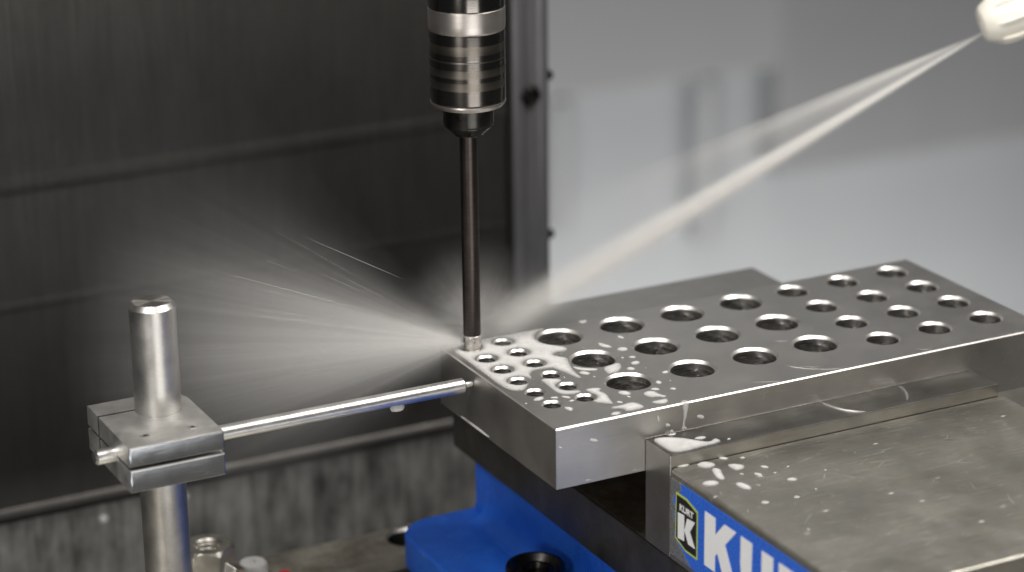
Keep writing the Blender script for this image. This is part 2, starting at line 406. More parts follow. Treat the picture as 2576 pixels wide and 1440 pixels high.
link('bore', lathe([(0.305, -0.04), (0.30, -0.7), (0, -0.72)], (-1.12, 2.95, -4.05), seg=40), M['recess_shade'], table)  # shade inside the hole painted on its wall

# ------------------------------------------------------------------ vise
XL, XR = -0.331, 4.92
vise = thing('vise', (2.3, -2.6, -4.05), 'blue machine vise with steel jaws gripping the drilled plate', 'vise')
def rr(x0, x1, y0, y1, r, n=8, corners=(1, 1, 1, 1)):
    out = []
    for k, (cx, cy, a) in enumerate(((x1 - r, y1 - r, 0), (x0 + r, y1 - r, 90), (x0 + r, y0 + r, 180), (x1 - r, y0 + r, 270))):
        if corners[k]: out += [(cx + r * math.cos(R(a + 90 * i / n)), cy + r * math.sin(R(a + 90 * i / n))) for i in range(n + 1)]
        else: out.append(((x1, x0, x0, x1)[k], (y1, y1, y0, y0)[k]))
    return out
link('base_flange', prism(rr(-1.62, 6.2, -9, 2.42, 0.62, 10), -4.05, -3.515, XY(), 0.05, 3), M['blue'], vise)
body = [(2.28, -2.665), (2.28, -3.35), (2.36, -3.52), (-9, -3.52), (-9, -2.665)]
link('cast_body', prism(body, -0.26, 4.85, YZ, 0.02), M['blue'], vise)
# fillet where the casting meets the flange, a concave strip that starts short of the rear end
bm = bmesh.new(); rows = []
for i in range(9):
    a = R(90 * i / 8); fr = 0.30
    u = -0.26 - fr * (1 - math.sin(a)); v = -3.515 + fr * (1 - math.cos(a))
    rows.append([bm.verts.new((u, 1.95, v)), bm.verts.new((u, -9, v))])
for A, B in zip(rows, rows[1:]): bm.faces.new((A[0], A[1], B[1], B[0]))
k = bm.verts.new((-0.262, 1.95, -3.517)); bm.faces.new([r[0] for r in rows] + [k])
link('cast_fillet', bm, M['blue'], vise)
link('bed', box(XL, XR, -9.2, 2.90, -2.66, -1.862, 0.03), M['dark_steel'], vise)
link('bed_top', box(XL + 0.04, XR - 0.04, -9.1, 0.6, -1.858, -1.850, 0), M['bed_top'], vise)
link('fixed_jaw', box(XL, XR, 1.12, 2.66, -1.848, -0.56, 0.04), M['dark_steel'], vise)
link('fixed_jaw_cap', box(XL + 0.05, XR - 0.05, 1.16, 2.62, -0.559, -0.545, 0), M['jaw_plate'], vise)
link('rear_jaw_plate', box(XL, XR, 0.475, 1.115, -1.848, -0.395, 0.02), M['jaw_plate'], vise)
fj = link('front_jaw_plate', box(XL, XR, -3.652, -3.012, -1.845, -0.395, 0.018), M['jaw_plate'], vise)
mj = prism(rr(XL + 0.012, 5.02, -7.93, -3.668, 0.28, 8, (0, 0, 1, 1)), -1.845, -0.578, XY())
es = [e for e in mj.edges if all(abs(v.co.z + 0.578) < 1e-5 for v in e.verts) and not all(v.co.y > -3.7 for v in e.verts)]
bmesh.ops.bevel(mj, geom=es, offset=0.05, segments=3, affect='EDGES', profile=0.5)
mjo = link('moving_jaw', mj, M['jaw_top'], vise)
# end mill mark swept into the ledge of the front jaw plate
def tube(pts, r, seg=8):
    bm = bmesh.new(); rows = []
    P = [Vector(p) for p in pts]
    for i, p in enumerate(P):
        t = (P[min(i + 1, len(P) - 1)] - P[max(i - 1, 0)]).normalized()
        up = Vector((0, 0, 1)) if abs(t.z) < 0.9 else Vector((1, 0, 0))
        s = t.cross(up).normalized(); u = s.cross(t)
        rr_ = r[i] if isinstance(r, (list, tuple)) else r
        rows.append([bm.verts.new(p + (s * math.cos(2 * math.pi * k / seg) + u * math.sin(2 * math.pi * k / seg)) * rr_) for k in range(seg)])
    for A, B in zip(rows, rows[1:]):
        for k in range(seg): bm.faces.new((A[k], A[(k + 1) % seg], B[(k + 1) % seg], B[k]))
    bm.faces.new(rows[0][::-1]); bm.faces.new(rows[-1])
    return bm
def px(u, v, ax, val):
    """world point on the plane ax = val seen at pixel (u, v) of the 2576-wide photograph (used once, to survey positions)"""
    d = Vector([sum(CR[k][i] * q for k, q in enumerate(((u - 1288) / 6368.05, (v - 720) / 6368.05, 1.0))) for i in range(3)])
    i = 'xyz'.index(ax); return CP + d * ((val - CP[i]) / d[i])
for pts in ([(2048, 1000), (2062.5, 1010), (2080, 1019), (2104.5, 1027), (2128, 1032.5), (2153.6, 1035.5), (2180, 1036), (2203, 1034)], [(2257, 971), (2267, 975.5), (2274.7, 982), (2280, 990), (2282.4, 999.7), (2282, 1008)]):
    w = [px(u, v, 'z', -0.395) for u, v in pts]
    w = [p for p in w if -3.64 < p.y < -3.0]
    link('milling_mark', tube([p + Vector((0, 0, -0.004)) for p in w], [0.005] + [0.022] * (len(w) - 2) + [0.004], 6), M['chamfer'], vise)

# printed label on the end of the moving jaw; h = distance from the plate face along -y
XF = XL + 0.012
lab = link('name_label', box(XF - 0.012, XF + 0.004, -7.5, -3.662, -1.772, -0.688, 0.004, 1), M['label'], vise, origin=(XF, -3.662, -1.772))
lab['label'] = 'blue name label, its end by the jaw plate torn back to silver'
def flat(name, pts, mat, x, parent=lab, th=0.004):
    return link(name, prism(pts, x - th, x, lambda u, v, w: Vector((w, u, v)), 0), mat, parent, smooth=0)
t, b = -0.828, -1.575
def letter(name, polys):
    bm = bmesh.new()
    for pts in polys:
        a = [bm.verts.new((XF - 0.0165, u, v)) for u, v in pts]; c = [bm.verts.new((XF - 0.011, u, v)) for u, v in pts]
        bm.faces.new(a); bm.faces.new(c[::-1]); n = len(pts)
        for i in range(n): bm.faces.new((a[i], c[i], c[(i + 1) % n], a[(i + 1) % n]))
    bmesh.ops.recalc_face_normals(bm, faces=bm.faces[:])
    return link(name, bm, M['print_white'], lab, smooth=0)
letter('letter_k', [[(-4.530, t), (-4.785, t), (-4.787, -1.058), (-4.998, t), (-5.279, t), (-5.020, -1.103), (-5.29, b), (-4.995, b), (-4.842, -1.29), (-4.787, -1.354), (-4.787, b), (-4.530, b)]])
def arc(cy, cz, r, a0, a1, n=10): return [(cy + r * math.cos(R(a0 + (a1 - a0) * i / n)), cz + r * math.sin(R(a0 + (a1 - a0) * i / n))) for i in range(n + 1)]
uc = -5.757; uz = -1.205
outer = [(-5.387, t), (-5.387, uz)] + arc(uc, uz, 0.370, 0, -180)[1:] + [(-6.127, t)]
inner = [(-5.870, t), (-5.870, uz)] + arc(uc, uz, 0.113, -180, 0)[1:] + [(-5.650, t)]
letter('letter_u', [outer + inner])
letter('letter_r', [[(-6.256, t), (-6.62, t)] + arc(-6.62, -1.055, 0.227, 90, 270)[1:] + [(-6.60, -1.282), (-6.90, b), (-6.61, b), (-6.512, -1.33), (-6.512, b), (-6.256, b)]])
letter('letter_t', [[(-6.93, t), (-7.46, t), (-7.46, -1.03), (-7.32, -1.03), (-7.32, b), (-7.07, b), (-7.07, -1.03), (-6.93, -1.03)]])
hexo = [(-3.815, -0.835), (-4.075, -0.835), (-4.357, -0.915), (-4.357, -1.588), (-4.062, -1.588), (-3.803, -1.49)]
hc = Vector((-4.085, -1.21))
inset = [tuple(hc + (Vector(p) - hc) * 0.915) for p in hexo]
flat('badge_border', hexo, M['print_lime'], XF - 0.0125)
flat('badge', inset, M['print_black'], XF - 0.016)
bk = [[(-3.875, -1.10), (-4.034, -1.085), (-4.038, -1.448), (-3.878, -1.463)],
      [(-4.108, -1.10), (-4.300, -1.085), (-4.177, -1.264), (-4.311, -1.448), (-4.143, -1.45), (-4.042, -1.291)]]
bm = bmesh.new()
for pts in bk:
    a = [bm.verts.new((XF - 0.0235, u, v)) for u, v in pts]; c = [bm.verts.new((XF - 0.019, u, v)) for u, v in pts]
    bm.faces.new(a); bm.faces.new(c[::-1]); n = len(pts)
    for i in range(n): bm.faces.new((a[i], c[i], c[(i + 1) % n], a[(i + 1) % n]))
bmesh.ops.recalc_face_normals(bm, faces=bm.faces[:])
link('badge_letter', bm, M['print_white'], lab, smooth=0)
fc = bpy.data.curves.new('badge_text', 'FONT'); fc.body = 'KURT'; fc.size = 0.125; fc.extrude = 0.002; fc.offset = 0.003; fc.align_x = 'CENTER'
fo = bpy.data.objects.new('badge_text', fc); COL.objects.link(fo)
dg = bpy.context.evaluated_depsgraph_get()
me = bpy.data.meshes.new_from_object(fo.evaluated_get(dg)); bpy.data.objects.remove(fo)
bm = bmesh.new(); bm.from_mesh(me)
for v in bm.verts: v.co = Vector((XF - 0.0205 - v.co.z, -4.085 - v.co.x * 1.08, -1.052 + v.co.y))
bmesh.ops.reverse_faces(bm, faces=bm.faces[:])
link('badge_text', bm, M['print_white'], lab, smooth=0)

# ------------------------------------------------------------------ drilled plate
PX0, PX1, PY0, PY1, TH = -1.657, 6.275, -3.007, 0.454, 0.845
CH = 0.016
holes = []
for i in range(4):
    for j in range(3): holes.append((i * 1.0 if i else 0.0, -0.989 * j, 'large'))
for i in range(3):
    for j in range(4): holes.append((3.938 + 0.89 * i, 0.055 - 0.771 * j, 'medium'))
for i in range(2):
    for j in range(6): holes.append((-1.291 + 0.495 * i, 0.198 - 0.482 * j, 'small'))
RAD = {'large': (0.338, 0.036), 'medium': (0.257, 0.032), 'small': (0.146, 0.028)}
SG = {'large': 56, 'medium': 48, 'small': 36}
bm, ol, hl = plate_with_holes([(PX0 + CH, PY0 + CH), (PX1 - CH, PY0 + CH), (PX1 - CH, PY1 - CH), (PX0 + CH, PY1 - CH)],
                              [(x, y, RAD[k][0], SG[k]) for x, y, k in holes], 0.0)
cx, cy = (PX0 + PX1) / 2, (PY0 + PY1) / 2
def skirt2(bm, loop, dz, d):
    lo = [bm.verts.new(v.co + Vector((math.copysign(d, v.co.x - cx) if d else 0, math.copysign(d, v.co.y - cy) if d else 0, dz))) for v in loop]
    n = len(loop); F = []
    for i in range(n): F.append(bm.faces.new((loop[i], loop[(i + 1) % n], lo[(i + 1) % n], lo[i])))
    return lo, F
l1, F1 = skirt2(bm, ol, -CH, CH); l2, F2 = skirt2(bm, l1, -(TH - CH), 0); l3 = l2
bm.faces.new(l3)
bmesh.ops.recalc_face_normals(bm, faces=bm.faces[:])
plate = link('drilled_plate', bm, M['plate'], None, (cx, cy, -TH), smooth=20)
tag(plate, 'rectangular steel plate drilled with rows of round holes, clamped in the blue vise', 'steel plate')
# bright chamfered arrises at the top front and left edges of the plate read as their own narrow faces
plate.data.materials.append(M['chamfer'])
for p in plate.data.polygons:
    if 0.3 < abs(p.normal.z) < 0.95 and p.center.z > TH / 2: p.material_index = 1
def z7(x, y): return ((3000 + x / 1.8) / 1.58385, (1000 + y / 1.8) / 1.58385)
for pts in ([(215, 815), (300, 835), (400, 846), (500, 849), (590, 846), (670, 836)], [(300, 826), (420, 833), (520, 832)], [(-40, 941), (60, 940), (150, 938), (240, 935)], [(120, 643), (200, 648), (290, 645)], [(1150, 700), (1230, 708), (1310, 706)]):
    w = [px(*z7(*p), 'z', 0.0) + Vector((0, 0, -0.002)) for p in pts]
    link('scratch', tube(w, [0.001] + [0.0055] * (len(w) - 2) + [0.001], 6), M['chamfer'], plate)
hm = {}
for k, (ro, c) in RAD.items():
    b2 = lathe([(ro, 0.0), (ro - c, -c)], seg=SG[k]); f1 = len(b2.faces)
    b3 = lathe([(ro - c, -c), (ro - c, -0.70), (0, -0.73)], seg=SG[k])
    me2 = bpy.data.meshes.new('tmp'); b3.to_mesh(me2); b3.free(); b2.from_mesh(me2); bpy.data.meshes.remove(me2)
    bmesh.ops.remove_doubles(b2, verts=b2.verts, dist=1e-5)
    b2.faces.ensure_lookup_table()
    for f in b2.faces: f.material_index = 0 if f.calc_center_median().z > -c else 1
    bmesh.ops.reverse_faces(b2, faces=b2.faces[:])
    me = bpy.data.meshes.new(k + '_hole'); b2.to_mesh(me); b2.free()
    me.shade_smooth(); me.set_sharp_from_angle(angle=R(30)); me.materials.append(M['chamfer']); me.materials.append(M['bore'])
    hm[k] = me
for x, y, k in holes:
    o = bpy.data.objects.new(k + '_hole', hm[k]); COL.objects.link(o); o.parent = plate
    o.location = Vector((x, y, 0)) - plate.location; o.rotation_euler.z = random.uniform(-0.6, 0.6)

# ------------------------------------------------------------------ work stop: post, clamp, rod
PC = (-5.99, -0.07)
ws = thing('work_stop', (PC[0], PC[1], -4.05), 'steel work stop, round post with split clamp block and rod touching the plate', 'work stop')
pr = 0.307
link('post', lathe([(0, -4.04), (pr, -4.04), (pr, 1.53), (pr - 0.055, 1.595)], (*PC, 0), seg=72), M['post'], ws)
link('post_end', lathe([(pr - 0.055, 0.0), (0.012, 0.0), (0, -0.006)], (*PC, 1.595), seg=72), M['turned'], ws, origin=(*PC, 1.595))
cz0, cz1, czs = -0.520, 0.100, -0.192
CX0, CX1, CY0, CY1 = -6.78, -5.50, -1.19, 0.495
outl = [(CX1, CY0)] + [(CX1 - 0.40 + 0.40 * math.cos(R(a)), CY1 - 0.40 + 0.40 * math.sin(R(a))) for a in range(0, 91, 10)] + [(CX0, CY1), (CX0, CY0)]
def clamp_half(z0, z1, name):
    # split by the vertical slot that runs from the left face to the post bore
    ys0, ys1 = 0.012, 0.047
    # one C-shaped outline: outside, in along the slot, round the bore, out along the slot
    s0 = math.degrees(math.asin((ys1 - PC[1]) / (pr + 0.003))); s1 = math.degrees(math.asin((ys0 - PC[1]) / (pr + 0.003)))
    inner = []
    a0, a1 = 180 - s0, -180 - s1
    k = 40
    for i in range(k + 1):
        a = a0 + (a1 - a0) * i / k
        inner.append((PC[0] + (pr + 0.003) * math.cos(R(a)), PC[1] + (pr + 0.003) * math.sin(R(a))))
    pts = outl[:-1] + [(CX0, ys1)] + inner + [(CX0, ys0), (CX0, CY0)]
    bm = prism(pts, z0, z1, XY())
    def onbore(v): return (Vector((v.co.x, v.co.y)) - Vector(PC)).length < pr + 0.01
    def onslot(v): return ys0 - 0.001 < v.co.y < ys1 + 0.001 and v.co.x < PC[0]
    es = [e for e in bm.edges if not any(onbore(v) or onslot(v) for v in e.verts)
          and (abs(e.verts[0].co.z - e.verts[1].co.z) < 1e-5 or min(v.co.y for v in e.verts) < CY0 + 0.01)]
    bmesh.ops.bevel(bm, geom=es, offset=0.022, segments=2, affect='EDGES', profile=0.5, clamp_overlap=True)
    bmesh.ops.triangulate(bm, faces=[f for f in bm.faces if len(f.verts) > 4])
    o = link(name, bm, M['clamp'], ws); o.data.materials.append(M['clamp_lit'])
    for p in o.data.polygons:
        if p.normal.z > 0.3 or p.normal.x < -0.5: p.material_index = 1  # lit copy on upward and left faces, shaded copy elsewhere
    return o
clamp_half(czs + 0.022, cz1, 'clamp_block')
clamp_half(cz0, czs - 0.022, 'clamp_block')
link('clamp_web', box(CX0 + 0.05, CX1 - 0.3, pr - 0.02, CY1 - 0.06, czs - 0.022, czs + 0.022, 0), M['clamp'], ws)
RY, RZ = -0.59, -0.19

RR = 0.104
link('stop_rod', lathe([(0, 0), (RR - 0.03, 0), (RR, 0.03), (RR, 5.235), (RR - 0.03, 5.265), (0.05, 5.27), (0.04, 5.33), (0.045, 5.36), (0.03, 5.392), (0, 5.396)], (-7.055, RY, RZ), (1, 0, 0), 40), M['rod'], ws)
for x, y in ((-5.813, -0.90), (-6.455, -0.875)):
    link('clamp_screw', lathe([(0.062, 0.0), (0.052, 0.006), (0.043, 0.002), (0.03, -0.004), (0, -0.004)], (x, y, cz1 + 0.001), seg=20), M['nut'], ws)
    link('screw_recess', lathe([(0.036, 0.0), (0, 0.0012)], (x, y, cz1 + 0.0015), seg=12), M['recess_shade'], ws)  # flat dark disc painted as the shade in the screw socket

# ------------------------------------------------------------------ chuck and drill
TX, TY = -1.268, 0.198
tc = thing('tool_holder', (TX, TY, 3.1), 'dark steel spindle tool holder with satin upper ring above the plate', 'tool holder')
def tl(name, prof, mat, seg=96, origin=None): return link(name, lathe(prof, (TX, TY, 0), seg=seg), mat, tc, origin=origin)
tl('spindle_nose', [(0.30, 7.0), (0.50, 7.0), (0.50, 5.16), (0.49, 5.14)], M['holder_satin'])
tl('upper_ring', [(0.30, 5.13), (0.505, 5.13), (0.517, 5.115), (0.517, 4.90), (0.51, 4.885)], M['holder_dark'])
tl('satin_ring', [(0.505, 4.885), (0.520, 4.875), (0.521, 4.70), (0.517, 4.60), (0.507, 4.575)], M['holder_satin'])
sl = tl('sleeve', [(0.505, 4.573), (0.512, 4.56), (0.512, 4.24), (0.510, 4.235), (0.510, 4.21), (0.512, 4.205), (0.512, 3.62), (0.505, 3.60)], M['holder_band'], origin=(TX, TY, 3.59))
tl('lip_ring', [(0.500, 3.60), (0.514, 3.595), (0.516, 3.575), (0.47, 3.52), (0.30, 3.50)], M['holder_satin'])
tl('collet_nut', [(0.30, 3.51), (0.345, 3.505), (0.345, 3.28), (0.335, 3.255), (0.335, 3.235), (0.20, 3.115), (0.195, 3.10), (0.10, 3.10)], M['black_oxide'])
dr = thing('cutting_tool', (TX, TY, 0), 'slim dark shank cutting tool standing in the corner hole of the plate', 'cutting tool')
DR = 0.123
link('shank', lathe([(DR, 3.25), (DR, 0.215), (DR - 0.004, 0.2)], (-1.275, TY, 0), seg=40), M['shank'], dr)
link('collar_line', lathe([(DR - 0.004, 0.205), (DR + 0.003, 0.2), (DR + 0.003, 0.183), (DR - 0.004, 0.178)], (-1.275, TY, 0), seg=40), M['chamfer'], dr)
link('cutting_tip', lathe([(DR - 0.004, 0.18), (DR, 0.17), (DR, -0.16), (0.06, -0.2), (0, -0.2)], (-1.275, TY, 0), seg=40), M['tip'], dr)

# ------------------------------------------------------------------ nuts and small things on the table
hn = thing('hex_nut', (-4.60, 2.5, -4.05), 'tall plain steel hex nut with open threaded top beside the post', 'hex nut')
c0 = px(522, 1369, 'y', 2.5); HX, HZ = c0.x, c0.z
hn.location = (HX, 2.5, -4.05)
hr = 0.405
bm = bmesh.new()
SEG = 72; ph = 0.62
def hexr(a): 
    k = (a - ph + math.pi / 6) % (math.pi / 3) - math.pi / 6
    return hr * math.cos(math.pi / 6) / math.cos((math.pi / 6) - abs(((a - ph) % (math.pi / 3)) - math.pi / 6) - 0) if False else hr * math.cos(math.pi / 6) / math.cos(((a - ph) % (math.pi / 3)) - math.pi / 6)
rows = []
def row(fr, fz): rows.append([bm.verts.new((HX + fr(a) * math.cos(a), 2.5 + fr(a) * math.sin(a), fz(a))) for a in (2 * math.pi * i / SEG for i in range(SEG))])
rc = hr * 0.86
row(lambda a: hexr(a), lambda a: -4.05)
row(lambda a: hexr(a), lambda a: HZ - 0.02 - max(0, hexr(a) - rc) * 0.9)
row(lambda a: rc, lambda a: HZ)
row(lambda a: 0.215, lambda a: HZ)
row(lambda a: 0.185, lambda a: HZ - 0.04)
for k in range(5):
    z = HZ - 0.06 - 0.07 * k
    row(lambda a: 0.185, lambda a: z); row(lambda a: 0.165, lambda a: z - 0.03); row(lambda a: 0.165, lambda a: z - 0.038)
row(lambda a: 0.02, lambda a: HZ - 0.5)
for A, B in zip(rows, rows[1:]):
    for i in range(SEG): bm.faces.new((A[i], A[(i + 1) % SEG], B[(i + 1) % SEG], B[i]))
bmesh.ops.recalc_face_normals(bm, faces=bm.faces[:])
link('nut_body', bm, M['nut'], hn, smooth=28)

fn = thing('flange_nut', (-0.80, -0.74, -3.515), 'black hex flange nut with dished top on the blue vise foot', 'flange nut')
q = px(1347, 1419, 'z', -3.02); FX, FY = q.x, q.y; fn.location = (FX, FY, -3.515)
link('nut_rim', lathe([(0.50, -3.515), (0.50, -3.46), (0.43, -3.42), (0.43, -3.06), (0.405, -3.02), (0.36, -3.02), (0.27, -3.10), (0.225, -3.10)], (FX, FY, 0), seg=56), M['black_oxide'], fn)
link('stud_top', lathe([(0.225, -3.105), (0.20, -3.105), (0.185, -3.085), (0.165, -3.13), (0.15, -3.16), (0, -3.17)], (FX, FY, 0), seg=40), M['black_oxide'], fn)

q = px(636, 1414, 'z', -3.78)
bh = thing('bolt_head', (q.x, q.y, -4.05), 'round bolt head coated in whitish coolant behind the hex nut', 'bolt')
link('head', lathe([(0.22, -4.05), (0.22, -3.83), (0.19, -3.78), (0.05, -3.775), (0.035, -3.81), (0, -3.81)], (q.x, q.y, 0), seg=40), M['pale_cap'], bh)
link('washer', lathe([(0.30, -4.05), (0.30, -4.0), (0.2, -4.0)], (q.x, q.y, 0), seg=40), M['nut'], bh)
q = px(716, 1443, 'z', -3.95)
tag(link('plug', lathe([(0.10, -4.05), (0.11, -3.98), (0.09, -3.93), (0, -3.92)], (q.x, q.y, 0), seg=24), M['cap_red']), 'small red plug on the wet table at the bottom edge', 'plug')
q = px(588, 1432, 'y', 2.2)
wk = box(-0.16, 0.16, -0.11, 0.11, -0.4, 0.06, 0.03)
bmesh.ops.rotate(wk, verts=wk.verts, cent=(0, 0, 0), matrix=Matrix.Rotation(R(32), 3, 'Y') @ Matrix.Rotation(R(40), 3, 'Z'))
bmesh.ops.translate(wk, verts=wk.verts, vec=q)
tag(link('clamp_wedge', wk, M['nut']), 'small tilted steel wedge between hex nut and coated bolt head', 'wedge')

# ------------------------------------------------------------------ coolant nozzle, top right
N0 = px(2472, 84, 'y', 1.0); T0 = Vector((-1.28, 0.198, 0.10))
ax = (Vector(CR[0]) * math.cos(R(20)) - Vector(CR[1]) * math.sin(R(20)) + Vector(CR[2]) * -0.06).normalized()
NB = px(2466, 64, 'y', 1.0)
nz = thing('coolant_nozzle', NB, 'ivory plastic coolant nozzle spraying from the top right corner', 'nozzle')
link('nozzle_tip', lathe([(0.05, 0.06), (0.06, 0.0), (0.24, 0.01), (0.29, 0.05), (0.38, 0.22), (0.40, 0.42), (0.40, 0.75), (0.36, 0.78)], NB, ax, 8, 0.3), M['nozzle'], nz, smooth=50)
link('nozzle_collar', lathe([(0.31, 0.77), (0.40, 0.80), (0.42, 0.9), (0.42, 1.1), (0.36, 1.2)], NB, ax, 40), M['nozzle'], nz)
qz = Vector((0, 0, 1)).rotation_difference(ax)
for k in range(8):
    a = 0.3 + 2 * math.pi * k / 8
    pts = [NB + qz @ Vector((r * math.cos(a), r * math.sin(a), h)) for r, h in ((0.36, 0.2), (0.39, 0.3), (0.402, 0.42), (0.402, 0.72))]
    link('rib', tube(pts, [0.012, 0.028, 0.03, 0.02], 8), M['nozzle'], nz)
for k in range(2):
    link('hose_segment', lathe([(0.28, 1.18 + 0.8 * k), (0.40, 1.3 + 0.8 * k), (0.42, 1.6 + 0.8 * k), (0.33, 1.95 + 0.8 * k)], NB, ax, 40), M['nozzle'], nz)

# ------------------------------------------------------------------ coolant spray: a jet and the mist thrown back off the tool
def fog(name, apex, axis, prof, build, label, cat):
    q = Vector((1, 0, 0)).rotation_difference(Vector(axis).normalized())
    bm = lathe([(r, h) for r, h in prof], seg=24)
    bmesh.ops.rotate(bm, verts=bm.verts, cent=(0, 0, 0), matrix=Matrix.Rotation(R(90), 3, 'Y'))
    bmesh.ops.recalc_face_normals(bm, faces=bm.faces[:])
    me = bpy.data.meshes.new(name); bm.to_mesh(me); bm.free()
    g = G(name + '_droplets')
    o = g.n('ShaderNodeTexCoord').outputs['Object']
    dens = build(g, o)
    v = g.n('ShaderNodeVolumePrincipled', {'Color': (0.97, 0.96, 0.94), 'Density': dens, 'Anisotropy': 0.0})
    g.t.links.new(v.outputs[0], g.out.inputs['Volume'])
    me.materials.append(g.m)
    o = bpy.data.objects.new(name, me); COL.objects.link(o); o.location = apex; o.rotation_mode = 'QUATERNION'; o.rotation_quaternion = q
    return tag(o, label, cat, kind='stuff')
JL = (T0 - N0).length
jet_axis = (T0 - N0).normalized()
def gauss(g, x, w):
    return g.math('EXPONENT', g.math('MULTIPLY', g.math('POWER', g.math('DIVIDE', x, w), 2.0), -1.0))
def jet(g, o):
    s = g.n('ShaderNodeSeparateXYZ', {0: o}); x = g.math('MAXIMUM', s.outputs[0], 0.03)
    u = g.math('DIVIDE', s.outputs[1], x); v = g.math('DIVIDE', s.outputs[2], x)
    st = g.noise(g.n('ShaderNodeCombineXYZ', {0: g.math('MULTIPLY', x, 0.05), 1: g.math('MULTIPLY', u, 60), 2: g.math('MULTIPLY', v, 60)}).outputs[0], 1.0, 2)
    st = g.ramp(st, [(0.3, 0.45), (0.7, 1.0)])
    w = g.math('ADD', g.math('ADD', 0.011, g.math('MULTIPLY', x, 0.0011)), g.math('DIVIDE', 0.012, x))
    core = g.math('MULTIPLY', gauss(g, v, w), gauss(g, u, w))
    v2 = g.math('SUBTRACT', v, JV2)
    up = g.math('MULTIPLY', gauss(g, v2, g.math('ADD', g.math('ADD', 0.018, g.math('MULTIPLY', x, 0.003)), g.math('DIVIDE', 0.008, x))), gauss(g, u, 0.03))
    fill = g.math('MULTIPLY', gauss(g, g.math('SUBTRACT', v, JV2 * 0.5), 0.045), gauss(g, u, 0.03))
    f1 = g.math('MULTIPLY', g.math('DIVIDE', JA, g.math('ADD', 0.25, g.math('MULTIPLY', x, 0.55))), g.ramp(g.math('DIVIDE', x, JL), [(0.0, 1.0), (0.45, 0.75), (0.72, 0.40), (0.90, 0.16), (0.965, 0.0)]))
    f2 = g.math('MULTIPLY', g.math('DIVIDE', JB, g.math('ADD', 0.5, g.math('MULTIPLY', x, 0.7))), g.ramp(g.math('DIVIDE', x, JL), [(0.0, 1.0), (0.18, 0.7), (0.33, 0.30), (0.50, 0.10), (0.72, 0.0)]))
    d = g.math('ADD', g.math('MULTIPLY', core, f1), g.math('MULTIPLY', g.math('ADD', up, g.math('MULTIPLY', fill, 0.35)), f2))
    return g.math('MULTIPLY', d, st)
JA, JB, JV2 = 120.0, 44.0, -0.112
fog('coolant_jet', N0, jet_axis, [(0, -0.02), (0.05, 0.0), (1.35, JL * 0.97), (0, JL * 0.97)], jet, 'white coolant jet running from the ivory nozzle to the tool', 'coolant jet')
MA = Vector((-1.34, 0.2, 0.10)); m_axis = Vector((-0.95, 0.05, 0.155)).normalized()
def mist(g, o):
    s = g.n('ShaderNodeSeparateXYZ', {0: o}); x = s.outputs[0]
    r = g.vmath('LENGTH', o).outputs['Value']; r = g.math('MAXIMUM', r, 0.12)
    dirn = g.vmath('NORMALIZE', o).outputs[0]
    ang = g.math('ARCCOSINE', g.math('DIVIDE', x, r))
    st = g.noise(dirn, 9.0, 5, 0.75)
    st = g.ramp(st, [(0.34, 0.22), (0.52, 0.5), (0.68, 1.0)])
    fine = g.ramp(g.noise(dirn, 46.0, 4, 0.75), [(0.42, 0.5), (0.66, 1.1)])
    edge = g.math('EXPONENT', g.math('MULTIPLY', g.math('POWER', g.math('DIVIDE', ang, 0.33), 2.0), -1.0))
    fall = g.math('DIVIDE', MD, g.math('ADD', 0.10, g.math('POWER', r, 1.55)))
    end = g.ramp(g.math('DIVIDE', r, 5.6), [(0.0, 1.0), (0.45, 0.75), (1.0, 0.0)])
    return g.math('MULTIPLY', g.math('MULTIPLY', g.math('MULTIPLY', st, fine), edge), g.math('MULTIPLY', fall, end))
MD = 8.5
fog('coolant_mist', MA, m_axis, [(0, -0.05), (0.12, 0.0), (1.0, 1.0), (4.9, 5.5), (0, 5.6)], mist, 'grey mist of coolant droplets fanning out left of the tool', 'coolant mist')
def puff(g, o):
    r = g.math('MAXIMUM', g.vmath('LENGTH', o).outputs['Value'], 0.05)
    n = g.ramp(g.noise(g.n('ShaderNodeMapping', {'Vector': o, 'Scale': (1, 1, 1)}).outputs[0], 2.2, 4, 0.7), [(0.35, 0.25), (0.7, 1.0)])
    ray = g.ramp(g.noise(g.vmath('NORMALIZE', o).outputs[0], 6, 3, 0.7), [(0.38, 0.35), (0.65, 1.0)])
    return g.math('MULTIPLY', g.math('MULTIPLY', n, ray), g.math('MULTIPLY', PD, g.math('POWER', g.ramp(g.math('DIVIDE', r, 1.35), [(0.0, 1.0), (0.3, 0.55), (0.6, 0.2), (1.0, 0.0)]), 1.6)))
PD = 3.4
fog('splash_mist', Vector((-0.85, 0.85, 0.05)), Vector((1, 0, 0)), [(0, -1.35), (0.68, -1.17), (1.17, -0.68), (1.35, 0), (1.17, 0.68), (0.68, 1.17), (0, 1.35)], puff, 'small puff of coolant spray round the tool over the plate corner', 'coolant spray')
